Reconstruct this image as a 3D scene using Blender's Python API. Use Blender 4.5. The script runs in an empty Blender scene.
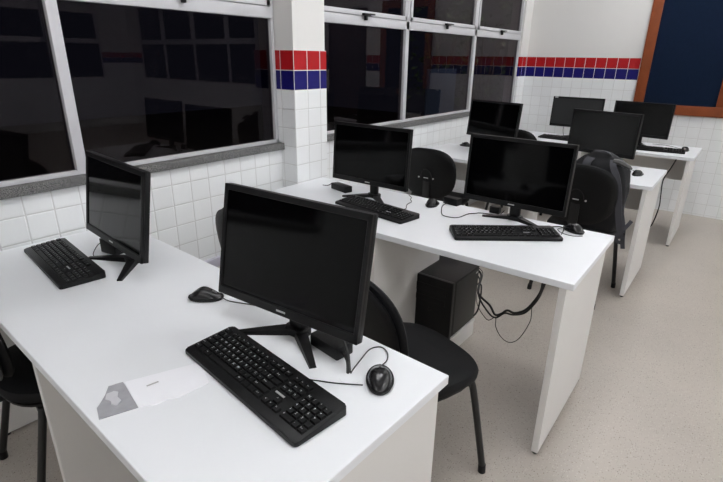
import bpy, bmesh, math, random
from mathutils import Vector, Matrix, Euler
random.seed(7)
C = bpy.context.scene.collection
PI = math.pi
rad = math.radians

# ------------------------------------------------------------------ materials
MATS = {}
def mat(name, col, rough=.5, metal=0.0, spec=.5, noise=0.0, nscale=20, bump=0.0, bscale=60, coat=0.0):
    m = bpy.data.materials.new(name); m.use_nodes = True
    nt = m.node_tree; b = nt.nodes['Principled BSDF']
    b.inputs['Roughness'].default_value = rough; b.inputs['Metallic'].default_value = metal
    b.inputs['Specular IOR Level'].default_value = spec
    b.inputs['Coat Weight'].default_value = coat
    c = (*col, 1)
    tc = nt.nodes.new('ShaderNodeTexCoord')
    if noise > 0:
        n = nt.nodes.new('ShaderNodeTexNoise'); n.inputs['Scale'].default_value = nscale; n.inputs['Detail'].default_value = 4
        nt.links.new(tc.outputs['Object'], n.inputs['Vector'])
        mx = nt.nodes.new('ShaderNodeMixRGB'); mx.inputs[1].default_value = tuple(x*(1-noise) for x in col)+(1,)
        mx.inputs[2].default_value = tuple(min(1, x*(1+noise)) for x in col)+(1,)
        nt.links.new(n.outputs['Fac'], mx.inputs[0]); nt.links.new(mx.outputs[0], b.inputs['Base Color'])
    else:
        b.inputs['Base Color'].default_value = c
    if bump > 0:
        n = nt.nodes.new('ShaderNodeTexNoise'); n.inputs['Scale'].default_value = bscale
        nt.links.new(tc.outputs['Object'], n.inputs['Vector'])
        bp = nt.nodes.new('ShaderNodeBump'); bp.inputs['Strength'].default_value = bump; bp.inputs['Distance'].default_value = .002
        nt.links.new(n.outputs['Fac'], bp.inputs['Height']); nt.links.new(bp.outputs[0], b.inputs['Normal'])
    MATS[name] = m; return m

BAND = 1.4838; T = .1052; TH = .1047
def tile_mat(name, uaxis, uoff, band=True, top=BAND):
    """square ceramic tiles with grey grout up to height top, smooth white paint above"""
    m = bpy.data.materials.new(name); m.use_nodes = True
    nt = m.node_tree; N = nt.nodes; L = nt.links; b = N['Principled BSDF']; b.inputs['Specular IOR Level'].default_value = .35
    g = N.new('ShaderNodeNewGeometry'); s = N.new('ShaderNodeSeparateXYZ'); L.new(g.outputs['Position'], s.inputs[0])
    def M(op, a, c=None, d=None):
        n = N.new('ShaderNodeMath'); n.operation = op
        for i, v in enumerate((a, c, d)):
            if v is None: continue
            if isinstance(v, (int, float)): n.inputs[i].default_value = v
            else: L.new(v, n.inputs[i])
        return n.outputs[0]
    def mix(f, a, c):
        n = N.new('ShaderNodeMixRGB'); 
        if isinstance(f, (int, float)): n.inputs[0].default_value = f
        else: L.new(f, n.inputs[0])
        for i, v in ((1, a), (2, c)):
            if isinstance(v, tuple): n.inputs[i].default_value = (*v, 1)
            else: L.new(v, n.inputs[i])
        return n.outputs[0]
    u = M('DIVIDE', M('SUBTRACT', s.outputs[uaxis], uoff), T); v = M('DIVIDE', M('SUBTRACT', BAND, s.outputs['Z']), TH)
    fu = M('ABSOLUTE', M('SUBTRACT', M('FRACT', M('ADD', u, .5)), .5)); fv = M('ABSOLUTE', M('SUBTRACT', M('FRACT', M('ADD', v, .5)), .5))
    d = M('MINIMUM', fu, fv)
    grout = M('LESS_THAN', d, .02)
    red = M('MULTIPLY', M('GREATER_THAN', v, 0), M('LESS_THAN', v, 1)); blue = M('MULTIPLY', M('GREATER_THAN', v, 1), M('LESS_THAN', v, 2))
    cell = N.new('ShaderNodeCombineXYZ'); L.new(M('FLOOR', u), cell.inputs[0]); L.new(M('FLOOR', v), cell.inputs[1])
    wn = N.new('ShaderNodeTexWhiteNoise'); L.new(cell.outputs[0], wn.inputs['Vector'])
    white = mix(wn.outputs['Value'], (.82, .835, .84), (.86, .875, .88))
    col = white
    gcol = (.65, .65, .645)
    if band:
        col = mix(red, col, (.40, .012, .015)); col = mix(blue, col, (.011, .009, .125))
        gb = M('ADD', red, blue)
        gc = mix(gb, gcol, (.70, .68, .66))
    else:
        gc = gcol
    col = mix(grout, col, gc)
    above = M('GREATER_THAN', s.outputs['Z'], top)
    col = mix(above, col, (.70, .69, .67))
    L.new(col, b.inputs['Base Color'])
    ntile = M('MAXIMUM', grout, above)
    L.new(M('MULTIPLY_ADD', ntile, .42, .22), b.inputs['Roughness'])
    mr = N.new('ShaderNodeMapRange'); mr.inputs[1].default_value = .012; mr.inputs[2].default_value = .045; L.new(d, mr.inputs[0])
    h = M('MAXIMUM', mr.outputs[0], above)
    nz = N.new('ShaderNodeTexNoise'); nz.inputs['Scale'].default_value = 14; L.new(g.outputs['Position'], nz.inputs['Vector'])
    h = M('ADD', h, M('MULTIPLY', nz.outputs['Fac'], .35))
    bp = N.new('ShaderNodeBump'); bp.inputs['Strength'].default_value = .5; bp.inputs['Distance'].default_value = .003
    L.new(h, bp.inputs['Height']); L.new(bp.outputs[0], b.inputs['Normal'])
    return m

def speckle(name, base, specks, scale, rough, thr=(.06, .16)):
    m = bpy.data.materials.new(name); m.use_nodes = True
    nt = m.node_tree; N = nt.nodes; L = nt.links; b = N['Principled BSDF']; b.inputs['Roughness'].default_value = rough
    g = N.new('ShaderNodeNewGeometry'); prev = None
    nz = N.new('ShaderNodeTexNoise'); nz.inputs['Scale'].default_value = 2.2; nz.inputs['Detail'].default_value = 6
    L.new(g.outputs['Position'], nz.inputs['Vector'])
    mx = N.new('ShaderNodeMixRGB'); mx.inputs[1].default_value = (*[x*.86 for x in base], 1); mx.inputs[2].default_value = (*[min(1, x*1.12) for x in base], 1)
    L.new(nz.outputs['Fac'], mx.inputs[0]); prev = mx.outputs[0]
    for i, (c, sc, r, w) in enumerate(specks):
        vo = N.new('ShaderNodeTexVoronoi'); vo.inputs['Scale'].default_value = sc
        L.new(g.outputs['Position'], vo.inputs['Vector'])
        lt = N.new('ShaderNodeMath'); lt.operation = 'LESS_THAN'; lt.inputs[1].default_value = r; L.new(vo.outputs['Distance'], lt.inputs[0])
        sp = N.new('ShaderNodeSeparateColor'); L.new(vo.outputs['Color'], sp.inputs[0])
        g2 = N.new('ShaderNodeMath'); g2.operation = 'LESS_THAN'; g2.inputs[1].default_value = w; L.new(sp.outputs[0], g2.inputs[0])
        ml = N.new('ShaderNodeMath'); ml.operation = 'MULTIPLY'; L.new(lt.outputs[0], ml.inputs[0]); L.new(g2.outputs[0], ml.inputs[1])
        mm = N.new('ShaderNodeMixRGB'); L.new(ml.outputs[0], mm.inputs[0]); L.new(prev, mm.inputs[1]); mm.inputs[2].default_value = (*c, 1); prev = mm.outputs[0]
    L.new(prev, b.inputs['Base Color']); return m

def emis(name, col, s):
    m = bpy.data.materials.new(name); m.use_nodes = True; nt = m.node_tree
    b = nt.nodes['Principled BSDF']; b.inputs['Base Color'].default_value = (.8, .8, .8, 1)
    b.inputs['Emission Color'].default_value = (*col, 1); b.inputs['Emission Strength'].default_value = s; return m

def glass_mat(name, tint):
    m = bpy.data.materials.new(name); m.use_nodes = True; nt = m.node_tree; N = nt.nodes
    for n in list(N):
        if n.type != 'OUTPUT_MATERIAL': N.remove(n)
    out = [n for n in N if n.type == 'OUTPUT_MATERIAL'][0]
    tr = N.new('ShaderNodeBsdfTransparent'); tr.inputs[0].default_value = (*tint, 1)
    gl = N.new('ShaderNodeBsdfGlossy'); gl.inputs['Roughness'].default_value = .015; gl.inputs[0].default_value = (.64, .58, .61, 1)
    fr = N.new('ShaderNodeFresnel'); fr.inputs[0].default_value = 1.45
    mx = N.new('ShaderNodeMixShader')
    ge = N.new('ShaderNodeNewGeometry'); inv = N.new('ShaderNodeMath'); inv.operation = 'SUBTRACT'; inv.inputs[0].default_value = 1; nt.links.new(ge.outputs['Backfacing'], inv.inputs[1])
    ml = N.new('ShaderNodeMath'); ml.operation = 'MULTIPLY'; nt.links.new(fr.outputs[0], ml.inputs[0]); nt.links.new(inv.outputs[0], ml.inputs[1])
    nt.links.new(ml.outputs[0], mx.inputs[0]); nt.links.new(tr.outputs[0], mx.inputs[1]); nt.links.new(gl.outputs[0], mx.inputs[2])
    nt.links.new(mx.outputs[0], out.inputs[0]); return m

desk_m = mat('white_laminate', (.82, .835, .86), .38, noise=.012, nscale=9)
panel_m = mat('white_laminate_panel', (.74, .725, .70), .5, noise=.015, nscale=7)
edge_m = mat('laminate_edge', (.60, .59, .58), .5)
blk = mat('black_plastic', (.004, .004, .0045), .42, spec=.28, bump=.15, bscale=900)
blk_s = mat('black_satin_plastic', (.003, .003, .0035), .36, spec=.3)
key_m = mat('key_plastic', (.005, .005, .0055), .5, spec=.3)
screen_m = mat('screen_glass', (.001, .001, .0012), .07, spec=.15)
screen_mm = mat('matte_screen', (.016, .017, .018), .45, spec=.5)
screen_md = mat('half_matte_screen', (.007, .007, .007), .25, spec=.35)
leg_white = mat('legend_print', (.55, .55, .56), .6)
silver = mat('silver_badge', (.62, .62, .62), .35, metal=.6)
mouse_m = mat('mouse_gloss', (.006, .006, .007), .25)
cable_m = mat('cable_rubber', (.012, .012, .012), .55)
cablew_m = mat('cable_pale', (.62, .62, .62), .5)
fabric = mat('black_upholstery', (.0035, .0035, .0045), .62, spec=.25, bump=.3, bscale=700)
tube_m = mat('black_painted_steel', (.008, .008, .008), .38)
bag_m = mat('bag_nylon', (.005, .005, .007), .75, bump=.5, bscale=120)
strap_m = mat('bag_webbing', (.042, .042, .050), .8, bump=.3, bscale=400)
bagg_m = mat('bag_grey_flap', (.075, .075, .075), .45)
frame_m = mat('white_painted_aluminium', (.52, .52, .54), .42, noise=.03, nscale=6)
granite = speckle('granite_sill', (.125, .125, .122), [((.05, .05, .05), 260, .5, .5), ((.24, .24, .235), 300, .4, .35)], 1, .6)
floor_m = speckle('terrazzo_floor', (.43, .39, .345), [((.27, .24, .21), 130, .26, .5), ((.49, .455, .41), 120, .30, .35), ((.14, .12, .10), 60, .13, .35)], 1, .42)
plaster = mat('white_wall_paint', (.70, .69, .67), .8, bump=.1, bscale=40)
ceil_m = mat('ceiling_paint', (.75, .75, .74), .9, noise=.02)
wood = mat('varnished_orange_wood', (.20, .046, .011), .5, spec=.3, noise=.22, nscale=14)
felt = mat('navy_felt', (.0055, .012, .030), .95, spec=.1, noise=.25, nscale=50, bump=.3, bscale=500)
dark_door = mat('dark_brown_wood', (.05, .02, .014), .5, noise=.2, nscale=12)
glassm = glass_mat('dark_tinted_glass', (.36, .34, .36))
leaf_m = mat('leaf', (.05, .10, .03), .5, noise=.4, nscale=6)
stem_m = mat('stem', (.10, .07, .04), .8, noise=.2)
soil = mat('dark_ground', (.05, .045, .04), .9, noise=.3, nscale=3)
bluep = mat('pale_blue_paint', (.17, .30, .50), .6, noise=.05)
film_m = None

# ------------------------------------------------------------------ mesh helpers
class MB:
    def __init__(s): s.bm = bmesh.new()
    def add(s, verts, faces, mi=0, smooth=False):
        vs = [s.bm.verts.new(v) for v in verts]
        for f in faces:
            try:
                fc = s.bm.faces.new([vs[i] for i in f]); fc.material_index = mi; fc.smooth = smooth
            except ValueError: pass
        return vs
    def box(s, c, d, M=None, bev=0.0, seg=2, mi=0):
        t = bmesh.new(); bmesh.ops.create_cube(t, size=1)
        for v in t.verts: v.co = Vector((v.co.x*d[0], v.co.y*d[1], v.co.z*d[2]))
        if bev: bmesh.ops.bevel(t, geom=list(t.edges), offset=bev, segments=seg, affect='EDGES', profile=.6)
        for v in t.verts: v.co = v.co+Vector(c)
        if M is not None:
            for v in t.verts: v.co = M@v.co
        s.join(t, mi, bev > 0); return s
    def join(s, t, mi=0, smooth=False):
        t.verts.index_update()
        s.add([v.co.copy() for v in t.verts], [[v.index for v in f.verts] for f in t.faces], mi, smooth); t.free()
    def prism(s, outline, z0, z1, M=None, bev=0.0, mi=0, zf=None, smooth=False):
        """outline in xy, extruded in z; zf(x,y) optional top height"""
        t = bmesh.new()
        a = [t.verts.new((x, y, z0)) for x, y in outline]
        b = [t.verts.new((x, y, zf(x, y) if zf else z1)) for x, y in outline]
        n = len(a); t.faces.new(a[::-1]); tf = t.faces.new(b)
        for i in range(n): t.faces.new((a[i], a[(i+1) % n], b[(i+1) % n], b[i]))
        if bev:
            bmesh.ops.bevel(t, geom=[e for e in tf.edges], offset=bev, segments=2, affect='EDGES', profile=.5)
        if M is not None:
            for v in t.verts: v.co = M@v.co
        s.join(t, mi, smooth); return s
    def tube(s, pts, r, n=10, mi=0, cap=True, closed=False):
        pts = [Vector(p) for p in pts]; rings = []; N = len(pts)
        prev = None
        for i, p in enumerate(pts):
            if closed: d = pts[(i+1) % N]-pts[i-1]
            else: d = pts[min(i+1, N-1)]-pts[max(i-1, 0)]
            d.normalize()
            if prev is None:
                a = d.cross(Vector((0, 0, 1)))
                if a.length < .1: a = d.cross(Vector((1, 0, 0)))
            else: a = prev-d*prev.dot(d)
            a.normalize(); prev = a; b = d.cross(a)
            rr = r[i] if isinstance(r, (list, tuple)) else r
            rings.append([p+a*rr*math.cos(2*PI*k/n)+b*rr*math.sin(2*PI*k/n) for k in range(n)])
        vs = [v for R in rings for v in R]; F = []
        M_ = N if closed else N-1
        for i in range(M_):
            for k in range(n):
                j = (i+1) % N
                F.append((i*n+k, i*n+(k+1) % n, j*n+(k+1) % n, j*n+k))
        if cap and not closed:
            F.append(tuple(range(n))[::-1]); F.append(tuple((N-1)*n+k for k in range(n)))
        s.add(vs, F, mi, True); return s
    def strip(s, pts, w, t, side=(1, 0, 0), mi=0):
        """flat webbing along pts, width w along side"""
        pts = [Vector(p) for p in pts]; sd = Vector(side).normalized(); V = []
        for i, p in enumerate(pts):
            d = (pts[min(i+1, len(pts)-1)]-pts[max(i-1, 0)]).normalized(); n = d.cross(sd).normalized(); q = n.cross(d).normalized()
            V += [p+q*w/2+n*t/2, p-q*w/2+n*t/2, p-q*w/2-n*t/2, p+q*w/2-n*t/2]
        F = [(0, 3, 2, 1), tuple(4*(len(pts)-1)+k for k in range(4))]
        for i in range(len(pts)-1):
            for k in range(4): F.append((4*i+k, 4*i+(k+1) % 4, 4*i+4+(k+1) % 4, 4*i+4+k))
        s.add(V, F, mi, False); return s
    def lathe(s, prof, c=(0, 0, 0), n=20, mi=0, M=None):
        V = []; F = []
        for (r, z) in prof:
            for k in range(n): V.append(Vector((c[0]+r*math.cos(2*PI*k/n), c[1]+r*math.sin(2*PI*k/n), c[2]+z)))
        m = len(prof)
        for i in range(m-1):
            for k in range(n): F.append((i*n+k, i*n+(k+1) % n, (i+1)*n+(k+1) % n, (i+1)*n+k))
        F.append(tuple(range(n))[::-1]); F.append(tuple((m-1)*n+k for k in range(n)))
        if M is not None: V = [M@v for v in V]
        s.add(V, F, mi, True); return s
    def grid(s, fn, nu, nv, closeu=False, mi=0, smooth=True):
        V = [fn(i/(nu if closeu else nu-1), j/(nv-1)) for j in range(nv) for i in range(nu)]; F = []
        for j in range(nv-1):
            for i in range(nu if closeu else nu-1):
                F.append((j*nu+i, j*nu+(i+1) % nu, (j+1)*nu+(i+1) % nu, (j+1)*nu+i))
        if closeu:
            F.append(tuple(range(nu))[::-1]); F.append(tuple((nv-1)*nu+k for k in range(nu)))
        s.add(V, F, mi, smooth); return s
    def mesh(s, name, mats):
        bmesh.ops.recalc_face_normals(s.bm, faces=s.bm.faces)
        me = bpy.data.meshes.new(name); s.bm.to_mesh(me); s.bm.free()
        for m in (mats if isinstance(mats, (list, tuple)) else [mats]): me.materials.append(m)
        for p in me.polygons: pass
        return me

def obj(name, mb, mats, parent=None, sharp=35, label=None):
    me = mb.mesh(name, mats) if isinstance(mb, MB) else mb
    if isinstance(mb, MB):
        me.set_sharp_from_angle(angle=rad(sharp))
    o = bpy.data.objects.new(name, me); C.objects.link(o)
    if parent: o.parent = parent
    if label: o['label'] = label
    return o
def thing(name, label, cat, loc=(0, 0, 0), rz=0, group=None):
    o = bpy.data.objects.new(name, None); C.objects.link(o); o.empty_display_size = .05
    o.location = loc; o.rotation_euler = (0, 0, rz); tag(o, label, cat, group); return o
def tag(o, label, cat, group=None):
    o['label'] = label; o['category'] = cat
    if group: o['group'] = group
    return o
def struct(name, mb, m, parent=None, sharp=35):
    o = obj(name, mb, m, parent, sharp)
    if not parent: o['kind'] = 'structure'
    return o
def copy_tree(o, parent=None):
    c = o.copy(); C.objects.link(c); c.parent = parent
    for ch in list(o.children): copy_tree(ch, c)
    return c
def rrect(w, h, r, n=5, cx=0, cy=0):
    P_ = []
    for (sx, sy, a0) in ((1, 1, 0), (-1, 1, 90), (-1, -1, 180), (1, -1, 270)):
        for k in range(n+1):
            a = rad(a0+90*k/n); P_.append((cx+sx*(w/2-r)+r*math.cos(a), cy+sy*(h/2-r)+r*math.sin(a)))
    return P_
def smooth_pts(pts, n=6):
    pts = [Vector(p) for p in pts]; out = []
    for i in range(len(pts)-1):
        p0 = pts[max(i-1, 0)]; p1 = pts[i]; p2 = pts[i+1]; p3 = pts[min(i+2, len(pts)-1)]
        for k in range(n):
            t = k/n
            out.append(.5*((2*p1)+(p2-p0)*t+(2*p0-5*p1+4*p2-p3)*t*t+(3*p1-p0-3*p2+p3)*t**3))
    out.append(pts[-1]); return out

# ------------------------------------------------------------------ the room
X1, Y0, Y1, ZC = 8.6, -4.2, 5.7974, 2.9
GX = -.04                                                     # window plane
struct('floor', MB().box(((X1)/2-.1, (Y0+Y1)/2, -.05), (X1+.4, Y1-Y0+.4, .1)), floor_m)
struct('ceiling', MB().box((X1/2-.1, (Y0+Y1)/2, ZC+.05), (X1+.4, Y1-Y0+.4, .1)), ceil_m)
wl = MB(); SZ = .938
wl.box((-.075, (Y0+Y1)/2, SZ/2), (.15, Y1-Y0, SZ))
wl.box((-.075, (Y0+Y1)/2, (2.42+ZC)/2), (.15, Y1-Y0, ZC-2.42))
wl.box((-.095, 2.1235, (SZ+2.42)/2), (.11, .2622, 2.42-SZ))
wl.box((-.075, (5.59+Y1)/2, (SZ+2.42)/2), (.15, Y1-5.59, 2.42-SZ))
wl.box((-.075, (Y0-1.4)/2, (SZ+2.42)/2), (.15, abs(Y0+1.4), 2.42-SZ))
struct('wall_left', wl, tile_mat('tiles_left', 'Y', 1.2583))
wk = MB()
for a_, b_, c_, d_ in ((-.15, 2.22, 0, ZC), (2.22, 2.92, 2.1, ZC), (2.92, 4.4, 0, ZC), (4.4, 8.2, 0, .975), (4.4, 8.2, 2.42, ZC), (8.2, X1+.15, 0, ZC)):
    wk.box(((a_+b_)/2, Y1+.075, (c_+d_)/2), (b_-a_, .15, d_-c_))
struct('wall_back', wk, tile_mat('tiles_back', 'X', .1075))
wr = MB(); 
wr.box((X1+.075, (Y0+Y1)/2, .5), (.15, Y1-Y0, 1.0)); wr.box((X1+.075, (Y0+Y1)/2, (2.2+ZC)/2), (.15, Y1-Y0, ZC-2.2))
for a, b in ((Y0, -4.0), (-1.7, -1.4), (1.9, 2.2), (5.2, Y1)): wr.box((X1+.075, (a+b)/2, 1.6), (.15, b-a, 1.2))
struct('wall_right', wr, tile_mat('tiles_right', 'Y', 0))
struct('wall_front', MB().box((X1/2-.1, Y0-.075, ZC/2), (X1+.4, .15, ZC)), tile_mat('tiles_front', 'X', 0))
CY0, CY1, CX = 1.9916, 2.2567, .1221
colm = MB().box((CX/2, (CY0+CY1)/2, BAND/2), (CX, CY1-CY0, BAND)).box((-.02, (CY0+CY1)/2, (.98+BAND)/2), (.04, CY1-CY0, BAND-.98)).box(((CX-.006)/2-.02, (CY0+CY1)/2+0, (BAND+ZC)/2), (CX+.034, CY1-CY0-.012, ZC-BAND), mi=0)
# the pillar needs its grid anchored on both visible faces: near face by x, side face by y
pm_x = tile_mat('tiles_pillar_near', 'X', CX); pm_y = tile_mat('tiles_pillar_side', 'Y', CY0)
bmesh.ops.recalc_face_normals(colm.bm, faces=colm.bm.faces)
for f in colm.bm.faces: f.material_index = 1 if abs(f.normal.x) > .5 else 0
struct('wall_pillar', colm, [pm_x, pm_y])
struct('trim_1', MB().box((.012, .3, .39), (.024, 3.36, .05), bev=.004), mat('trunking_plastic', (.66, .64, .74), .45))

# windows
def window(idx, y0, y1, mull, x=GX, z0=.975, ztr=1.67, z1=2.42, hand=(), nrm=1, sill=True):
    w = bpy.data.objects.new('window_%d' % idx, None); C.objects.link(w); w['kind'] = 'structure'; w.location = (x, y0, z0)
    def L(y, z, xx=0): return (xx, y-y0, z-z0)
    fr = MB()
    fr.box(L((y0+y1)/2, z0+.009), (.045, y1-y0, .018), bev=.003)
    fr.box(L((y0+y1)/2, z1-.02), (.045, y1-y0, .04), bev=.003)
    for y in (y0+.011, y1-.011): fr.box(L(y, (z0+z1)/2), (.045, .022, z1-z0), bev=.003)
    for y in mull: fr.box(L(y, (z0+z1)/2), (.05, .042, z1-z0-.02), bev=.003)
    fr.box(L((y0+y1)/2, ztr), (.05, y1-y0-.02, .058), bev=.003)
    obj('window_frame', fr, frame_m, w)
    ys = [y0+.022]+[v for m in mull for v in (m-.021, m+.021)]+[y1-.022]
    for i in range(0, len(ys), 2):
        a, b = ys[i], ys[i+1]
        obj('pane', MB().box(L((a+b)/2, (z0+.018+ztr-.029)/2, 0), (.005, b-a+.01, ztr-.029-z0-.018+.01)), glassm, w)
        sh = MB(); c0, c1 = a+.004, b-.004; zz0, zz1 = ztr+.031, z1-.042
        for zc in (zz0+.014, zz1-.014): sh.box(L((c0+c1)/2, zc, .012*nrm), (.04, c1-c0, .028), bev=.002)
        for yc in (c0+.014, c1-.014): sh.box(L(yc, (zz0+zz1)/2, .012*nrm), (.04, .028, zz1-zz0), bev=.002)
        so = obj('sash', sh, frame_m, w)
        obj('sash_pane', MB().box(L((a+b)/2, (zz0+zz1)/2, .008*nrm), (.005, c1-c0-.04, zz1-zz0-.04)), glassm, so)
        if hand:
            hy = (a+b)/2
            h = MB().box(L(hy, zz0+.006, .046*nrm), (.022, .075, .016), bev=.004).box(L(hy, zz0-.012, .04*nrm), (.02, .02, .035), bev=.004).box(L(hy+.055, zz0+.010, .05*nrm), (.012, .06, .010), bev=.003)
            obj('handle', h, blk_s, so, label='black window latch')
    if sill:
        obj('sill', MB().box(L((y0+y1)/2, .9565, .018), (.092, y1-y0+(.02 if idx == 1 else 0), .037), bev=.002), granite, w, label='grey granite sill')
    return w
window(1, -1.36, 1.989, (-.24, .875), hand=(1,))
window(2, 2.255, 5.588, (3.325, 4.475), ztr=1.678, hand=(1,))
window(3, -3.98, -1.72, (-2.85,), x=X1+.03, nrm=-1, sill=False, hand=())
window(4, -1.38, 1.88, (-.3, .8), x=X1+.03, nrm=-1, sill=False, hand=())
window(5, 2.22, 5.18, (3.2, 4.2), x=X1+.03, nrm=-1, sill=False, hand=())
w6 = window(6, 4.41, 8.19, (5.3, 6.3, 7.3), nrm=1, sill=False)
w6.rotation_euler = (0, 0, -PI/2); w6.location = (4.41, Y1+.04, .975)
d = bpy.data.objects.new('door_1', None); C.objects.link(d); d['kind'] = 'structure'; d.location = (2.57, Y1+.03, 0)
obj('door_leaf', MB().box((0, 0, 1.02), (.62, .04, 2.04), bev=.003), dark_door, d)
obj('door_frame', MB().box((-.33, -.005, 1.04), (.03, .06, 2.08)).box((.33, -.005, 1.04), (.03, .06, 2.08)).box((0, -.005, 2.07), (.63, .06, .03)), dark_door, d)
wbd = thing('whiteboard', 'plain grey-white board on the back wall right of the dark door', 'whiteboard', (3.69, Y1, 1.0))
obj('writing_surface', MB().box((0, -.010, .5), (1.34, .018, 1.06)), mat('board_white', (.55, .55, .55), .3), wbd)
obj('board_frame', MB().box((0, -.012, -.045), (1.40, .022, .03)).box((0, -.012, 1.045), (1.40, .022, .03)).box((-.685, -.012, .5), (.03, .022, 1.06)).box((.685, -.012, .5), (.03, .022, 1.06)), frame_m, wbd)

# outside the windows
struct('ground', MB().box((-5.2, 3, -.06), (10.0, 18, .1)), soil)
def shrub(x, y, h, label, n=260, rr=.55):
    t = thing('shrub', label, 'shrub', (x, y, -.01), 0, 'shrubs in the dark outside')
    st = MB()
    for k in range(5):
        a = k*1.26; st.tube(smooth_pts([(0, 0, 0), (.1*math.cos(a), .1*math.sin(a), h*.4), (.3*math.cos(a), .3*math.sin(a), h*.8)], 3), [.016]*3+[.012]*3+[.006], 6)
    obj('stem', st, stem_m, t)
    lf = MB()
    for k in range(n):
        a = random.uniform(0, 2*PI); r = rr*math.sqrt(random.random()); z = random.uniform(.3*h, h)
        c = Vector((r*math.cos(a), r*math.sin(a), z)); R = Euler((random.uniform(-1, 1), random.uniform(-1, 1), a)).to_matrix()
        l = random.uniform(.07, .13); w = l*.28
        lf.add([c+R@Vector(v) for v in ((0, 0, 0), (l*.4, w, .01), (l, 0, -.02), (l*.4, -w, .01), (l*.4, 0, -.006))], [(0, 1, 4), (1, 2, 4), (2, 3, 4), (3, 0, 4)])
    obj('foliage', lf, leaf_m, t)
shrub(-1.2, 7.25, 2.3, 'leafy shrub outside, seen through the window pane nearest the room corner')
shrub(-2.5, 8.3, 2.4, 'leafy shrub outside, seen behind the pale blue board')
bb = thing('notice_board', 'pale blue board outside, seen through the third pane of the far window', 'board', (-.78, 5.26, 0), rad(78))
obj('panel', MB().box((0, 0, 1.03), (.5, .02, .62), bev=.003), bluep, bb)
obj('leg', MB().box((-.2, .02, .68), (.03, .02, 1.36)), tube_m, bb); obj('leg', MB().box((.2, .02, .68), (.03, .02, 1.36)), tube_m, bb)

# wall board
wb = thing('pin_board', 'navy felt pin board in an orange-brown wooden frame on the back wall', 'pin board', (1.56, Y1, 1.0))
bx0, bx1, bz0, bz1 = -.393, .40, -.035, 1.15; fw = .092
fb = MB()
fb.box(((bx0+bx1)/2, -.016, bz0+fw/2), (bx1-bx0, .032, fw), bev=.004).box(((bx0+bx1)/2, -.016, bz1-fw/2), (bx1-bx0, .032, fw), bev=.004)
fb.box((bx0+fw/2, -.0165, (bz0+bz1)/2), (fw, .031, bz1-bz0-fw*2), bev=.004).box((bx1-fw/2, -.0165, (bz0+bz1)/2), (fw, .031, bz1-bz0-fw*2), bev=.004)
obj('board_frame', fb, wood, wb)
obj('felt_panel', MB().box(((bx0+bx1)/2, -.008, (bz0+bz1)/2), (bx1-bx0-.1, .016, bz1-bz0-.1)), felt, wb)

# ------------------------------------------------------------------ desks
D = .62; DH = .75; TK = .025
DESKS = [  # right far corner x,y, angle, length
    (1.7196, .8944, -2.576, 1.670, 'white desk in the foreground carrying the two nearest monitors', True),
    (1.8013, 2.2209, .598, 1.672, 'white desk in the second row with its left end against the tiled pillar', False),
    (1.7759, 3.9301, .168, 1.69, 'white desk in the third row with the rucksack chair pushed up to it', True),
    (1.8749, 5.2068, 0, 1.70, 'white desk in the last row nearest the pin board', True)]
def desk(xr, f, a, Ln, label, modesty):
    a = rad(a); ex = Vector((math.cos(a), math.sin(a), 0)); ey = Vector((-ex.y, ex.x, 0))
    c = Vector((xr, f, 0))-ex*Ln/2-ey*D/2
    t = thing('desk', label, 'desk', c, a, 'white computer desks in rows')
    obj('tabletop', MB().box((0, 0, DH-TK/2), (Ln, D, TK), bev=.0015, seg=1), desk_m, t)
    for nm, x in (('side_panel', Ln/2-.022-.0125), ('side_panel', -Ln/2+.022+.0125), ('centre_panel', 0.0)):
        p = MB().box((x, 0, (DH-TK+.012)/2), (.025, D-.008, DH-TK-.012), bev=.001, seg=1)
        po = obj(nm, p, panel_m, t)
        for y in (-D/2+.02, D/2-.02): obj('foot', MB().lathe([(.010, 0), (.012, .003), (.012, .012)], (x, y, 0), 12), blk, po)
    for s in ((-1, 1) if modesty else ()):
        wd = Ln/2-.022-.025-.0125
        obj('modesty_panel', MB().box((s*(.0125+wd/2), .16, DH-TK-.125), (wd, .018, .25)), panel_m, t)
    return t
desks = [desk(*d_) for d_ in DESKS]

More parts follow.
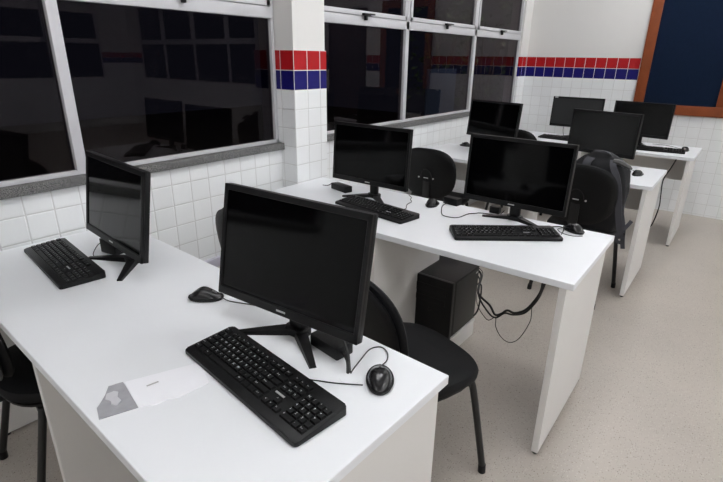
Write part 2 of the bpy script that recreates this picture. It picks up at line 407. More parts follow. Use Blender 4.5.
# ------------------------------------------------------------------ monitors
def monitor(x, y, yaw, tilt, w, h, zb, label, group='black flat-screen monitors', z=DH, silver_marks=False, matte=0, tip=-.038):
    t = thing('monitor', label, 'monitor', (x, y, z), rad(yaw), group)
    b = zb-z; TM = Matrix.Translation((0, 0, b))@Matrix.Rotation(rad(-tilt), 4, 'X')
    # housing: front bezel slab, bulged back
    hs = MB()
    bz = .012; bb_ = .024; dp = .010
    hs.box((0, dp+.008, h/2), (w, .016, h), TM, bev=.003)                                # back slab
    # bezel ring in front
    for c, d_ in (((0, dp/2, bb_/2), (w, dp, bb_)), ((0, dp/2, h-bz/2-.002), (w, dp, bz+.004)), ((-w/2+bz/2, dp/2, h/2), (bz, dp, h)), ((w/2-bz/2, dp/2, h/2), (bz, dp, h))):
        hs.box(c, d_, TM, bev=.0015, seg=1)
    obj('housing', hs, blk, t)
    rb = MB()
    def back(u, v):
        a = u*2*PI; s_ = [1, .97, .86, .72][min(3, int(v*3+.5))]; y_ = [.024, .034, .042, .044][min(3, int(v*3+.5))]
        cx, cy = math.cos(a), math.sin(a); k = (abs(cx)**5+abs(cy)**5)**(-.2)
        return TM@Vector((cx*k*w*.42*s_, y_, h*.46+cy*k*h*.36*s_))
    rb.grid(back, 32, 4, True)
    obj('rear_cover', rb, blk, t)
    obj('screen', MB().box((0, .0065, (bb_+h-bz-.004)/2), (w-2*bz+.002, .005, h-bb_-bz-.002), TM), screen_m if matte == 0 else (screen_mm if matte == 1 else screen_md), t)
    lg = MB().box((0, -.0004, bb_/2), (.030, .0012, .0045), TM)
    obj('maker_badge', lg, silver, t, label='small pale maker mark')
    if silver_marks:
        obj('sticker', MB().box((-w/2+.03, -.0006, h-.008), (.03, .0012, .012), TM), leg_white, t, label='small white sticker')
    nk = MB().prism(rrect(.055, .022, .008), .012, 0)
    nk = MB(); hy = .065
    nk.prism(rrect(.050, .020, .007, 4, 0, hy), .010, b+.06)
    nk.box((0, hy-.012, b+.075), (.07, .03, .07), bev=.004)
    obj('stand_neck', nk, blk_s, t)
    st = MB()
    for s in (-1, 1):
        a0 = Vector((0, hy+.006, 0)); a1 = Vector((s*.137, tip, 0)); dd = (a1-a0).normalized(); n = Vector((-dd.y, dd.x, 0))
        V = []
        for p, wd, ht in ((a0, .021, .018), (a0.lerp(a1, .5), .015, .013), (a1, .009, .006)):
            V += [p-n*wd, p+n*wd, p+n*wd*.8+Vector((0, 0, ht)), p-n*wd*.8+Vector((0, 0, ht))]
        F = [(0, 1, 2, 3), (8, 9, 10, 11)]
        for i in (0, 4):
            for k in range(4): F.append((i+k, i+(k+1) % 4, i+4+(k+1) % 4, i+4+k))
        st.add(V, F)
    st.prism(rrect(.07, .05, .018, 5, 0, hy), 0, .020, bev=.003)
    obj('stand_base', st, blk_s, t)
    return t
MON = [
 (.494, .713, -5.6, 9.4, .477, .293, .83, 'monitor on the foreground desk near the window wall, at the left edge of the room'),
 (1.312, .741, 3.7, 10.8, .473, .307, .83, 'largest, nearest monitor, at the centre of the foreground desk front'),
 (.647, 1.978, -.2, 3.9, .48, .303, .831, 'left monitor on the second-row desk beside the tiled pillar'),
 (1.378, 2.095, -.7, 3.8, .478, .305, .824, 'right monitor on the second-row desk in front of the rucksack chair'),
 (.510, 3.795, -14.5, 6, .487, .29, .852, 'left monitor on the third-row desk by the end of the window sill'),
 (1.350, 3.758, -14, 2.1, .483, .295, .831, 'right monitor on the third-row desk just above the rucksack'),
 (.824, 5.03, 1, 2.8, .463, .278, .848, 'slim left monitor on the last-row desk with a pale sticker on its top corner'),
 (1.392, 4.935, -10.6, 2.6, .484, .291, .831, 'right monitor on the last-row desk below the pin board')]
for i, m in enumerate(MON):
    monitor(m[0], m[1], m[2], m[3], m[4], m[5], m[6], m[7], silver_marks=(i == 6), matte={6: 1, 7: 2, 5: 2}.get(i, 0), tip=(.012 if i == 3 else -.038))

# ------------------------------------------------------------------ keyboards
KW, KD = .450, .140
def kz(y): return .012+(y+KD/2)/KD*.011
kb_mesh = MB(); kb_mesh.prism(rrect(KW, KD, .010, 5), .002, 0, zf=lambda x, y: kz(y), bev=.0025)
kb_mesh = kb_mesh.mesh('keyboard_body', blk)
kb_mesh.set_sharp_from_angle(angle=rad(40))
U = .01905; RP = .0166
def key_mesh(wu):
    m = MB(); w = wu*U-.0022; d_ = RP-.0022; h = .0058; i = .0016
    V = [(-w/2, -d_/2, 0), (w/2, -d_/2, 0), (w/2, d_/2, 0), (-w/2, d_/2, 0), (-w/2+i, -d_/2+i, h), (w/2-i, -d_/2+i, h), (w/2-i, d_/2-i*.8, h), (-w/2+i, d_/2-i*.8, h)]
    m.add([Vector(v) for v in V], [(3, 2, 1, 0), (4, 5, 6, 7), (0, 1, 5, 4), (1, 2, 6, 5), (2, 3, 7, 6), (3, 0, 4, 7)])
    return m.mesh('key', key_m)
KM = {}
rows = [  # y index from the front: 0 = space row ; entries (x in units, width, legend)
 [(0, 1.25, 'Ctrl'), (1.25, 1.25, ''), (2.5, 1.25, 'Alt'), (3.75, 6.25, ''), (10, 1.25, 'Alt'), (11.25, 1.25, ''), (12.5, 1.25, ''), (13.75, 1.25, 'Ctrl'), (15.4, 1, '<'), (16.4, 1, 'v'), (17.4, 1, '>'), (18.8, 2, '0'), (20.8, 1, ','), (21.8, 1, 'Ent')],
 [(0, 2.25, 'Shift')]+[(2.25+i, 1, c) for i, c in enumerate('ZXCVBNM,.;')]+[(12.25, 2.75, 'Shift'), (16.4, 1, '^')]+[(18.8+i, 1, c) for i, c in enumerate('123')]+[(21.8, 1, '')],
 [(0, 1.75, 'Caps')]+[(1.75+i, 1, c) for i, c in enumerate('ASDFGHJKL')]+[(10.75, 1, 'C'), (11.75, 1, '~'), (12.75, 2.25, 'Enter')]+[(18.8+i, 1, c) for i, c in enumerate('456+')],
 [(0, 1.5, 'Tab')]+[(1.5+i, 1, c) for i, c in enumerate('QWERTYUIOP')]+[(11.5, 1, "'"), (12.5, 1, '['), (13.5, 1.5, ''), (15.4, 1, 'Del'), (16.4, 1, 'End'), (17.4, 1, 'Pg')]+[(18.8+i, 1, c) for i, c in enumerate('789+')],
 [(i, 1, c) for i, c in enumerate("'1234567890-=")]+[(13, 2, 'Back'), (15.4, 1, 'Ins'), (16.4, 1, 'Hm'), (17.4, 1, 'Pg')]+[(18.8+i, 1, c) for i, c in enumerate('N/*-')],
 [(0, 1, 'Esc')]+[(2+i+(.33*(i//4)), 1, 'F%d' % (i+1)) for i in range(12)]+[(15.4, 1, 'Pr'), (16.4, 1, 'Sc'), (17.4, 1, 'Pa')]]
KEYS = []
for r, row in enumerate(rows):
    y = -KD/2+.031+r*RP+(.003 if r == 5 else 0)
    for (x0, w, s) in row:
        KEYS.append((-22.8*U/2+(x0+w/2)*U, y, w, s))
def text_mesh():
    out = MB()
    cache = {}
    for (x, y, w, s) in KEYS:
        if not s: continue
        if s not in cache:
            cu = bpy.data.curves.new('t', 'FONT'); cu.body = s; cu.size = .0085 if len(s) == 1 else .0052; cu.resolution_u = 1
            o = bpy.data.objects.new('t', cu); C.objects.link(o)
            bpy.context.view_layer.update()
            me = bpy.data.meshes.new_from_object(o.evaluated_get(bpy.context.evaluated_depsgraph_get()))
            cache[s] = ([v.co.copy() for v in me.vertices], [list(p.vertices) for p in me.polygons])
            bpy.data.objects.remove(o); bpy.data.curves.remove(cu); bpy.data.meshes.remove(me)
        V, F = cache[s]
        sl = math.atan2(.011, KD)
        zz = kz(y)+.0058
        out.add([Vector((x-w*U/2+.0045+v.x, y-.001+v.y, zz+.0003+(v.y-.001)*math.tan(sl))) for v in V], F)
    return out.mesh('key_legends', leg_white)
LEG = text_mesh()
slope = math.atan2(.011, KD)
def keyboard(x, y, ang, label, detail=True):
    t = thing('keyboard', label, 'keyboard', (x, y, DH), rad(ang), 'black full-size keyboards')
    obj('keyboard_body', kb_mesh, None, t)
    far = [k for k in KEYS]
    order = sorted(range(len(KEYS)), key=lambda i: -KEYS[i][2])
    lone = set(order[:100]) if detail else set()
    rest = MB(); nrest = 0
    for i, (kx, ky, w, s) in enumerate(KEYS):
        if i in lone:
            if w not in KM: KM[w] = key_mesh(w)
            o = bpy.data.objects.new('key', KM[w]); C.objects.link(o); o.parent = t
            o.location = (kx, ky, kz(ky)-.0004); o.rotation_euler = (slope, 0, 0)
        else:
            w_ = w*U-.0022; d_ = RP-.0022; nrest += 1
            rest.box((kx, ky, kz(ky)+.0025), (w_-.0015, d_-.0015, .0056))
    if nrest:
        o = obj('keys', rest, key_m, t); o['kind'] = 'stuff'
    if detail:
        obj('key_legends', LEG, None, t, label='pale printed key legends')
    obj('maker_badge', MB().box((22.8*U/2-6.6*U, -KD/2+.031+2*RP, kz(-.005)+.0006), (.030, .005, .0012)), silver, t, label='small silver maker badge')
    for fx in (-1, 1):
        for fy in (-1, 1): obj('foot', MB().box((fx*(KW/2-.03), fy*(KD/2-.015), .0012), (.02, .01, .0024)), blk, t)
    return t
KB = [(.338, .606, -6.8, 'keyboard by the tiled wall on the foreground desk, in front of the left monitor', True),
      (1.388, .598, -7.0, 'nearest keyboard with pale key legends, at the front of the foreground desk', True),
      (.802, 1.845, -8.0, 'keyboard on the second-row desk under the left monitor', True),
      (1.433, 1.915, 38.3, 'keyboard turned at an angle on the second-row desk under the right monitor', True),
      (1.372, 3.585, -8, 'keyboard on the third-row desk half hidden behind the rucksack', False),
      (.80, 4.845, -6, 'keyboard at the left of the last-row desk', False),
      (1.565, 4.77, 6, 'keyboard at the right of the last-row desk under the right monitor', False)]
for k in KB: keyboard(*k)

# ------------------------------------------------------------------ mice
def mouse(x, y, ang, label, cable=None, scale=1.0):
    t = thing('computer_mouse', label, 'mouse', (x, y, DH), rad(ang), 'black computer mice')
    L_, W_, H_ = .104*scale, .060*scale, .036*scale
    def prof(u):  # u -1..1 along y (front=+1)
        return W_/2*(1-abs(u)**3.2)**.42*(1-.10*math.exp(-((u-.15)/.35)**2))
    def top(u): return H_*(.50+.50*math.exp(-((u+.15)/.60)**2))
    def f(uu, v):
        a = uu*2*PI
        # rings from base up to the crown
        vv = v*PI/2
        r = (math.cos(vv)**.62 if v < .999 else .02)*(1-.0*v)
        yy = math.sin(a)*r
        xx = math.cos(a)*r
        u = max(-.999, min(.999, yy))
        return Vector((xx*W_/2*(1-.08*math.exp(-((u-.15)/.35)**2)), yy*L_/2, .001+top(u)*math.sin(vv)**.9 if v > 0 else .001))
    m = MB().grid(f, 36, 9, True)
    obj('shell', m, mouse_m, t)
    # side rubber band, wheel, button split
    bd = MB(); pts = [Vector((math.cos(a)*(W_/2+.0006), math.sin(a)*(L_/2+.0006), .008)) for a in [2*PI*k/36 for k in range(36)]]
    bd.tube(pts, .0022, 6, closed=True); obj('side_band', bd, blk, t)
    wz = top(.5)*.78
    obj('scroll_wheel', MB().lathe([(.006, -.003), (.0085, -.002), (.0085, .002), (.006, .003)], M=Matrix.Translation((0, L_*.24, top(.48)*.86))@Matrix.Rotation(PI/2, 4, 'Y'), n=16), mat('wheel_grey', (.10, .10, .10), .6) if 'wheel_grey' not in MATS else MATS['wheel_grey'], t, label='grey scroll wheel')
    if cable:
        Ri = Matrix.Rotation(-rad(ang), 4, 'Z')
        pts = [Vector((0, L_/2-.004, .007))]+[Ri@(Vector((px-x, py-y, pz)) ) for px, py, pz in cable]
        obj('cable', MB().tube(smooth_pts(pts, 6), .0016, 6), cable_m, t)
    return t
c_ = .0020
mouse(.950, .768, -52, 'mouse lying alone beside the left edge of the nearest monitor, on the foreground desk', [(1.02, .80, c_), (1.10, .83, c_), (1.2, .85, c_)])
mouse(1.606, .772, 36, 'mouse with a looped cable at the right end of the foreground desk',
      [(1.572, .848, c_), (1.552, .878, c_), (1.525, .887, c_), (1.510, .861, c_), (1.520, .81, c_), (1.530, .768, c_), (1.536, .752, c_)])
mouse(.968, 2.108, 10, 'mouse between the two monitors on the second-row desk', [(.95, 2.19, c_), (.93, 2.205, c_)])
mouse(1.645, 2.165, 60, 'mouse at the right end of the second-row desk beside the angled keyboard',
      [(1.60, 2.185, .004), (1.585, 2.14, c_), (1.62, 2.10, c_), (1.665, 2.095, c_), (1.695, 2.12, c_)])
mouse(1.646, 3.608, -10, 'mouse at the right end of the third-row desk beside the rucksack', [(1.63, 3.70, c_), (1.58, 3.76, c_), (1.50, 3.82, c_)])
mouse(1.772, 4.93, 10, 'mouse at the right end of the last-row desk below the pin board', [(1.73, 5.02, c_), (1.62, 5.13, c_), (1.50, 5.14, c_)])
mouse(.27, 3.865, 80, 'mouse at the far left of the third-row desk beside the left monitor')

# ------------------------------------------------------------------ power adapters + desk cables
def adapter(x, y, ang, size, label, z=DH, pale=False, cables=(), r=.0018):
    t = thing('power_adapter', label, 'power adapter', (x, y, z), rad(ang), 'black monitor power adapters')
    obj('casing', MB().box((0, 0, size[2]/2+.0005), size, bev=.004), blk, t)
    if pale: obj('rating_label', MB().box((-size[0]/2-.0004, 0, size[2]/2), (.0012, size[1]*.6, size[2]*.55)), mat('label_grey', (.30, .30, .31), .5), t, label='grey label on the end')
    Ri = Matrix.Rotation(-rad(ang), 4, 'Z')
    for pts, rr in cables:
        obj('cable', MB().tube(smooth_pts([Ri@Vector((p[0]-x, p[1]-y, p[2]-z)) for p in pts], 6), rr, 6), cable_m, t)
    return t
adapter(.365, .775, 10, (.085, .045, .055), 'power adapter standing behind the left monitor of the foreground desk',
        cables=[([(.33, .768, .79), (.315, .745, .778), (.33, .715, .7525), (.38, .705, .7525)], .0016)])
gx, gy = 1.543, .742
adapter(1.430, .803, -8, (.105, .055, .034), 'power adapter behind the stand of the nearest monitor',
        cables=[([(1.475, .79, .768), (1.505, .772, .770), (1.520, .760, .768), (1.528, .751, .7525), (1.531, .747, .742)], .0042),
                ([(1.40, .80, .86), (1.455, .79, .845), (1.50, .775, .80), (1.520, .762, .765), (1.533, .750, .742)], .0034),
                ([(1.37, .80, .86), (1.44, .80, .83), (1.495, .785, .79), (1.518, .768, .765), (1.537, .748, .742)], .003)])
gr = obj('cable_grommet', MB().lathe([(.026, -.004), (.0265, 0.0), (.0265, .0008), (.020, .0010)], n=28), desk_m, desks[0])
Rd = desks[0].matrix_basis.inverted() if False else (Matrix.Translation(desks[0].location)@Matrix.Rotation(desks[0].rotation_euler.z, 4, 'Z')).inverted()
gr.location = Rd@Vector((gx, gy, DH))
gr['label'] = 'round white cable hole cover'
adapter(.425, 2.035, -14, (.135, .05, .034), 'flat power adapter left of the second-row left monitor', cables=[([(.36, 2.05, .765), (.33, 2.07, .772), (.305, 2.06, .755), (.27, 2.05, .7525)], .0022)])
adapter(1.035, 2.195, -8, (.085, .045, .036), 'power adapter with a grey end label, right of the second-row mouse', pale=True,
        cables=[([(1.02, 2.17, .762), (1.015, 2.13, .7525), (1.045, 2.065, .752), (1.085, 2.00, .752), (1.12, 1.985, .752), (1.165, 2.005, .752), (1.178, 2.09, .752), (1.20, 2.12, .752), (1.215, 2.142, .752), (1.27, 2.160, .752), (1.30, 2.168, .754), (1.325, 2.165, .78)], .0022)])
adapter(1.268, 2.195, 0, (.05, .03, .034), 'small square power adapter under the second-row right monitor', pale=True)
tag(obj('keyboard_cable', MB().tube(smooth_pts([(.905, 1.905, .765), (.900, 1.965, .752), (.865, 2.03, .752), (.855, 2.09, .752), (.825, 2.125, .752), (.81, 2.16, .752), (.775, 2.19, .752)], 6), .0017, 6), cable_m), 'thin black cable trailing behind the keyboard under the second-row left monitor', 'cable')
tag(obj('keyboard_cable', MB().tube(smooth_pts([(1.548, 2.150, .752), (1.575, 2.165, .756), (1.600, 2.150, .762), (1.615, 2.120, .760), (1.618, 2.085, .752)], 6), .0024, 6), cable_m), 'short black cable arching beside the angled keyboard', 'cable')
tag(obj('keyboard_cable', MB().tube(smooth_pts([(1.455, .655, .768), (1.475, .672, .753), (1.50, .685, .752), (1.53, .700, .752), (1.565, .722, .752), (1.585, .735, .752)], 6), .0015, 6), cable_m), 'thin black cable running from the nearest keyboard to the looped mouse', 'cable')
tag(obj('monitor_cable', MB().tube(smooth_pts([(.73, 5.06, .87), (.725, 5.05, .83), (.735, 5.03, .79), (.75, 5.03, .76), (.80, 5.04, .753)], 6), .0025, 6), cable_m), 'short cable drooping below the slim last-row monitor', 'cable')
tag(obj('hanging_cable', MB().tube(smooth_pts([(1.74, 4.93, .724), (1.735, 4.91, .69), (1.708, 4.9, .60), (1.672, 4.9, .49), (1.68, 4.9, .355), (1.688, 4.9, .24), (1.66, 4.93, .06), (1.60, 4.98, .008)], 6), .005, 8), cable_m), 'black cable hanging from the last-row desk down to the floor', 'cable')

# ------------------------------------------------------------------ computer tower
tw = thing('computer_stand', 'low white stand under the black computer tower', 'stand', (1.064, 2.130, 0))
obj('platform', MB().box((0, 0, .088), (.244, .306, .018), bev=.002), panel_m, tw)
for s in (-1, 1): obj('side_panel', MB().box((s*.112, 0, .0395), (.018, .30, .079)), panel_m, tw)
pc = thing('computer_tower', 'black computer tower under the second-row desk', 'computer', (1.064, 2.130, .097))
W2, D2, H2 = .238, .30, .323
obj('case', MB().box((0, .012, H2/2+.004), (W2, D2-.024, H2-.008), bev=.003), blk, pc)
fr = MB().box((0, -D2/2+.012, H2/2), (W2+.004, .024, H2), bev=.004)
obj('front_bezel', fr, blk_s, pc)
obj('drive_door', MB().box((0, -D2/2-.001, H2*.80), (.17, .004, .045), bev=.0015).box((0, -D2/2-.001, H2*.62), (.17, .004, .03), bev=.0015), blk, pc)
obj('power_button', MB().lathe([(.010, 0), (.010, .003), (.008, .004)], M=Matrix.Translation((0, -D2/2, H2*.45))@Matrix.Rotation(PI/2, 4, 'X')), blk_s, pc)
obj('side_panel', MB().box((W2/2+.001, .016, H2/2+.002), (.003, D2-.05, H2-.03), bev=.001), mat('case_side', (.016, .016, .015), .45), pc, label='slightly greyer side cover')
obj('badge', MB().box((W2/2+.0032, D2/2-.03, H2-.030), (.0015, .024, .010)), silver, pc, label='small silver badge')
def loc(pts): return [Vector(p)-Vector((1.064, 2.130, .097)) for p in pts]
cab = [([(1.17, 2.285, .39), (1.205, 2.265, .37), (1.258, 2.12, .345), (1.33, 2.11, .30), (1.366, 2.1, .265), (1.40, 2.09, .285), (1.435, 2.07, .325), (1.48, 2.05, .335), (1.54, 2.02, .39), (1.59, 2.0, .49), (1.625, 1.9, .60), (1.64, 1.85, .725)], .0055),
       ([(1.17, 2.285, .36), (1.20, 2.265, .34), (1.26, 2.13, .32), (1.33, 2.10, .265), (1.375, 2.09, .255), (1.42, 2.08, .30), (1.47, 2.06, .318), (1.53, 2.04, .36), (1.585, 2.01, .46), (1.63, 1.9, .59), (1.65, 1.85, .725)], .0045),
       ([(1.17, 2.285, .30), (1.21, 2.270, .31), (1.24, 2.19, .22), (1.20, 2.236, .14)], .0045),
       ([(1.18, 2.285, .40), (1.215, 2.26, .38), (1.262, 2.1, .31), (1.335, 2.08, .235), (1.37, 2.1, .25), (1.378, 2.1, .20), (1.41, 2.1, .155), (1.455, 2.1, .14), (1.50, 2.1, .18), (1.54, 2.1, .29), (1.545, 2.08, .385), (1.60, 2.0, .50), (1.66, 1.88, .725)], .0018)]
for p, r in cab: obj('cable', MB().tube(smooth_pts(loc(p), 6), r, 8), cable_m, pc)

# ------------------------------------------------------------------ chairs (front = +y)
def make_chair(label, loc_, rz, zs=.475, ztop=.86, badge=True):
    t = thing('office_chair', label, 'chair', (loc_[0], loc_[1], 0), rz, 'black four-legged office chairs')
    def se(a, n=3.0):
        c, s = math.cos(a), math.sin(a); return (math.copysign(abs(c)**(2/n), c), math.copysign(abs(s)**(2/n), s))
    W_, DD = .43, .42
    lay = [(.0, .80, -.052), (.25, .93, -.050), (.45, .99, -.036), (.65, 1.0, -.020), (.82, .97, -.006), (.93, .86, .0), (1, .55, .001)]
    def seat(u, v):
        x, y = se(u*2*PI, 2.7); i = min(len(lay)-1, int(round(v*(len(lay)-1)))); k = lay[i][1]
        drop = -.018*max(0, y)**3
        return Vector((x*W_/2*k*(1-.05*(-y)), y*DD/2*k, zs+lay[i][2]+drop))
    obj('seat', MB().grid(seat, 40, 7, True), fabric, t)
    def shell(u, v):
        x, y = se(u*2*PI, 2.7); k = [.7, .94, .95, .7][int(round(v*3))]; z = [-.066, -.058, -.048, -.048][int(round(v*3))]
        return Vector((x*W_/2*k, y*DD/2*k, zs+z))
    obj('seat_shell', MB().grid(shell, 32, 4, True), blk, t)
    BH = .37; bw = .43; zc = ztop-BH/2; lean = rad(8)
    BM = Matrix.Translation((0, -.205, zc))@Matrix.Rotation(lean, 4, 'X')
    def cush(thick, scl, off, sgn):
        L2 = [(0, .90), (.3, .98), (.6, 1.0), (.85, .97), (1.0, .86), (1.0, .5)]
        def f(u, v):
            x, y = se(u*2*PI, 2.8); i = int(round(v*5)); d_, k = L2[i]
            X_ = x*bw/2*k*scl*(1-.06*(-y if y < 0 else 0)); Z_ = y*BH/2*k*scl
            return BM@Vector((X_, off+sgn*thick*d_-(.020*(1-(X_/(bw/2))**2)), Z_))
        return f
    obj('backrest', MB().grid(cush(.030, 1.0, .0, 1), 40, 6, True), fabric, t)
    bs = obj('backrest_shell', MB().grid(cush(.014, .985, .0, -1), 40, 6, True), blk, t)
    # arch moulding with two screws on the back
    ar = MB(); pts = []
    for k in range(15):
        a = PI*k/14; pts.append(BM@Vector((.045*math.cos(a), -.0335, -.02+.058*math.sin(a))))
    ar.tube(pts, .0022, 6); obj('arch_moulding', ar, blk_s, bs)
    for x in (-.058, .058): obj('screw', MB().lathe([(.006, 0), (.006, .003), (.003, .004)], M=BM@Matrix.Translation((x, -.034, -.025))@Matrix.Rotation(PI/2, 4, 'X'), n=12), silver, bs)
    obj('maker_badge', MB().box((0, -.0365, -.025), (.036, .003, .006), BM), silver, bs, label='small silver maker badge')
    # support bars seat -> back
    sb = MB()
    sb.box((0, -.226, .47+(zc-.47)/2-.01), (.055, .008, zc-.47+.09), Matrix.Identity(4), bev=.002)
    sb.box((0, -.13, zs-.072), (.055, .20, .007), bev=.002)
    obj('back_support', sb, tube_m, t)
    zr = zs-.078
    rl = MB().tube([(-.175, -.125, zr), (.175, -.125, zr)], .011, 10).tube([(-.175, .135, zr), (.175, .135, zr)], .011, 10)
    for s in (-1, 1): rl.tube([(s*.12, -.15, zr+.011), (s*.12, .15, zr+.011)], .010, 10)
    obj('seat_frame', rl, tube_m, t)
    for sx in (-1, 1):
        for sy, yy, yf in ((1, .135, .205), (-1, -.125, -.215)):
            lg = obj('leg', MB().tube(smooth_pts([(sx*.120, yy, zr), (sx*.155, yy+.003*sy, zr), (sx*.174, yy+.012*sy, zr-.030), (sx*.205, yf, .022)], 5), .0125, 12), tube_m, t)
            obj('foot_cap', MB().tube([(sx*.2045, yf-.001*sy, .034), (sx*.206, yf, .0)], .0145, 12), blk, lg)
    return t
CH = [('chair whose seat shows right of the nearest monitor, beside the foreground desk', (1.385, 1.278), 70, .475, .845),
      ('chair mostly hidden behind the nearest monitor, only its left edge showing', (.575, 1.455), 90, .475, .86),
      ('chair seen from behind between the two second-row monitors, empty with a bare backrest', (.385, 3.255), 92, .475, .857),
      ('chair with the black rucksack on it behind the second-row right monitor', (1.447, 3.255), 86, .475, .888),
      ('chair of the last-row desk, only its rounded top showing beside the third-row left monitor', (.51, 4.57), 90, .475, .875),
      ('chair tucked under the near side of the foreground desk at the left edge', (.405, .518), 87, .455, .86)]
for lb, l_, a_, zs, zt in CH:
    make_chair(lb, l_, rad(a_-90), zs, zt)

# ------------------------------------------------------------------ rucksack
bp_ = thing('rucksack', 'black rucksack with dangling straps standing on a chair seat', 'rucksack', (1.505, 3.185, .478), rad(-4))
def bagf(u, v):
    a = u*2*PI; c, s = math.cos(a), math.sin(a); x = math.copysign(abs(c)**.7, c); y = math.copysign(abs(s)**.7, s)
    z = v*.465; k = (1-.07*v)*(1-max(0, (v-.76)/.24)**2.4*.72)*(.90+.10*min(1, v/.12))
    wob = 1+.035*math.sin(7*a+9*v)+.02*math.sin(13*v+3*a)
    return Vector((x*.165*k*wob+.01*math.sin(4*v), y*.072*k*wob+.01*v, z))
obj('body', MB().grid(bagf, 40, 16, True), bag_m, bp_)
def pocket(u, v):
    a = u*2*PI; c, s = math.cos(a), math.sin(a); x = math.copysign(abs(c)**.6, c); z = math.copysign(abs(s)**.6, s)
    k = [1, 1, .95, .7][int(round(v*3))]; d_ = [0, .02, .035, .04][int(round(v*3))]
    return Vector((x*.105*k, .055+d_*.8, .15+z*.095*k))
obj('front_pocket', MB().grid(pocket, 28, 4, True), bag_m, bp_)
obj('top_handle', MB().strip(smooth_pts([(-.065, -.02, .458), (-.045, -.035, .472), (-.01, -.04, .476), (.025, -.035, .472), (.045, -.02, .458)], 5), .022, .005, (0, 1, 0)), strap_m, bp_)
obj('shoulder_strap', MB().strip(smooth_pts([(-.055, -.045, .43), (-.065, -.078, .40), (-.068, -.086, .30), (-.065, -.084, .20)], 6), .045, .010, (1, 0, 0)), strap_m, bp_)
obj('shoulder_strap', MB().strip(smooth_pts([(.070, -.045, .43), (.085, -.080, .40), (.120, -.095, .34), (.148, -.10, .25), (.165, -.10, .15), (.185, -.095, .06), (.205, -.085, -.01)], 6), .034, .010, (1, .1, 0)), strap_m, bp_)
obj('webbing', MB().strip(smooth_pts([(.150, -.06, .20), (.182, -.07, .12), (.205, -.08, .05), (.215, -.085, -.02), (.225, -.085, -.07)], 6), .024, .003, (1, 0, 0)).strip(smooth_pts([(.235, -.06, .10), (.205, -.088, .04), (.175, -.095, .0), (.19, -.095, -.03), (.225, -.09, -.035)], 5), .022, .003, (1, 0, .3)), strap_m, bp_)
obj('buckle', MB().box((.205, -.085, .015), (.034, .010, .026), bev=.003), blk_s, bp_)
obj('side_flap', MB().tube(smooth_pts([(.075, -.05, .425), (.11, -.052, .425), (.145, -.052, .412), (.178, -.05, .396)], 4), [.017]*5+[.016]*3+[.012]*3+[.008, .005], 8), bagg_m, bp_, label='grey folded flap near the top')

# ------------------------------------------------------------------ plastic packet on the foreground desk
def poly_sheet(pts, z, thick, n=14, wav=.002):
    """a thin crumpled sheet filling the polygon (fan of rings towards its middle)"""
    m = MB(); cx = sum(p[0] for p in pts)/len(pts); cy = sum(p[1] for p in pts)/len(pts)
    per = []
    for i in range(len(pts)):
        a, b = pts[i], pts[(i+1) % len(pts)]
        for k in range(4): per.append((a[0]+(b[0]-a[0])*k/4, a[1]+(b[1]-a[1])*k/4))
    N = len(per); V = []
    for r in (1, .75, .5, .25):
        for x, y in per:
            X_, Y_ = cx+(x-cx)*r, cy+(y-cy)*r
            V.append(Vector((X_, Y_, z+thick+wav*(.5+.5*math.sin(X_*90+Y_*60)*math.cos(Y_*110-X_*40)))))
    V.append(Vector((cx, cy, z+thick+wav*.4))); F = []
    for j in range(3):
        for k in range(N): F.append((j*N+k, j*N+(k+1) % N, (j+1)*N+(k+1) % N, (j+1)*N+k))
    for k in range(N): F.append((3*N+k, 3*N+(k+1) % N, 4*N))
    b0 = len(V)
    for x, y in per: V.append(Vector((x, y, z)))
    for k in range(N): F.append((b0+k, b0+(k+1) % N, (k+1) % N, k))
    F.append(tuple(b0+k for k in range(N))[::-1])
    m.add(V, F, 0, True); return m
fm = mat('grey_foil_film', (.34, .34, .36), .28, noise=.25, nscale=38)
paper = mat('thin_white_plastic', (.93, .93, .97), .35, noise=.02, nscale=30)
pk = thing('plastic_packet', 'crumpled clear and grey plastic packet lying by the near edge of the foreground desk', 'packet', (1.22, .40, DH))
def rl_(ps): return [(a-1.22, b-.40) for a, b in ps]
obj('grey_film', poly_sheet(rl_([(1.197, .321), (1.234, .308), (1.261, .377), (1.154, .400), (1.143, .372), (1.170, .352)]), .0004, .0012), fm, pk, label='grey see-through end')
obj('white_film', poly_sheet(rl_([(1.155, .402), (1.261, .378), (1.281, .405), (1.285, .43), (1.300, .45), (1.306, .522), (1.222, .556), (1.185, .47)]), .0004, .0007, wav=.0015), paper, pk, label='milky white body')
obj('film_fold', poly_sheet(rl_([(1.170, .355), (1.185, .345), (1.200, .350), (1.212, .345), (1.222, .352), (1.214, .365), (1.196, .366), (1.182, .375), (1.172, .37)]), .0028, .0006), mat('film_fold_grey', (.58, .58, .60), .3), pk, label='paler fold in the grey film')
obj('slot_mark', MB().box((-.012, .035, .0050), (.004, .026, .0008), Matrix.Rotation(rad(-12), 4, 'Z')), mat('slot_grey', (.45, .45, .45), .5), pk)

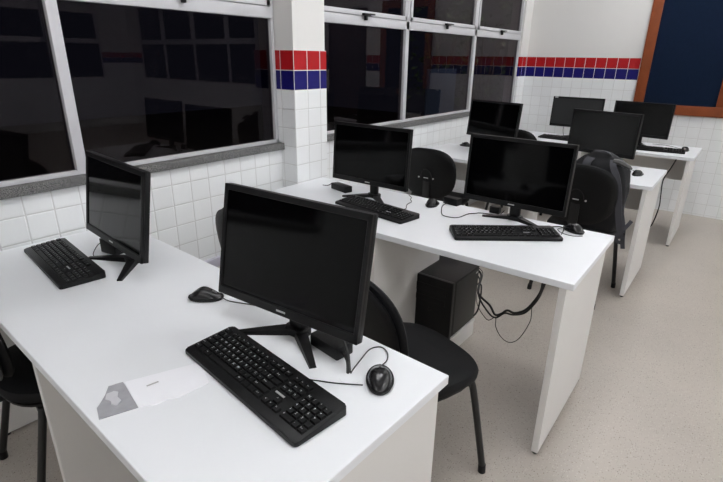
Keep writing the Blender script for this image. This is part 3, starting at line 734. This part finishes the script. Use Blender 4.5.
# ------------------------------------------------------------------ ceiling lamps
lamp_e = emis('fluorescent_tube', (.975, .985, 1.0), 24.0)
def lamp(x, y, label):
    t = thing('ceiling_lamp', label, 'ceiling lamp', (x, y, ZC), 0, 'ceiling lamps in rows')
    obj('fixture', MB().box((0, 0, -.03), (.24, 1.25, .06), bev=.004), frame_m, t)
    for s in (-.06, .06): obj('tube', MB().tube([(s, -.60, -.078), (s, .60, -.078)], .016, 10), lamp_e, t)
    for s in (-1, 1): obj('socket', MB().box((0, s*.61, -.072), (.2, .02, .04)), frame_m, t)
for i, (x, y) in enumerate([(x_, y_) for x_ in (1.5, 3.8, 5.9) for y_ in (-2.4, .6, 2.6, 4.9)]):
    lamp(x, y, 'twin-tube fluorescent ceiling lamp')

# fill light added outside to brighten shrubs and blue board, and the night sky
ld = bpy.data.lights.new('outdoor_fill_light', 'POINT'); ld.energy = 130; ld.color = (1, .93, .8); ld.shadow_soft_size = .15
lo = bpy.data.objects.new('outdoor_fill_light', ld); C.objects.link(lo); lo.location = (-.8, 6.2, 3.0)
w = bpy.data.worlds.new('night'); bpy.context.scene.world = w; w.use_nodes = True
w.node_tree.nodes['Background'].inputs[0].default_value = (.010, .011, .016, 1); w.node_tree.nodes['Background'].inputs[1].default_value = 1

# ------------------------------------------------------------------ camera
yaw, pitch, roll = rad(37.6426), rad(20.6671), rad(.8415)
fwd = Vector((-math.sin(yaw)*math.cos(pitch), math.cos(yaw)*math.cos(pitch), -math.sin(pitch)))
r = Vector((math.cos(yaw), math.sin(yaw), 0)); u = r.cross(fwd)
r2 = r*math.cos(roll)+u*math.sin(roll); u2 = -r*math.sin(roll)+u*math.cos(roll)
cam = bpy.data.cameras.new('camera'); co = bpy.data.objects.new('camera', cam); C.objects.link(co)
cam.sensor_width = 36; cam.lens = 486.5533/723*36; cam.clip_start = .02
Mx = Matrix((r2, u2, -fwd)).transposed().to_4x4(); Mx.translation = Vector((2.1419, 0, 1.4507)); co.matrix_world = Mx
sc = bpy.context.scene; sc.camera = co
sc.view_settings.view_transform = 'Standard'; sc.view_settings.look = 'None'; sc.view_settings.gamma = 1; sc.view_settings.use_curve_mapping = False
sc.view_settings.exposure = 1.12
sc.cycles.max_bounces = 8; sc.cycles.use_denoising = True; sc.cycles.sample_clamp_indirect = 6
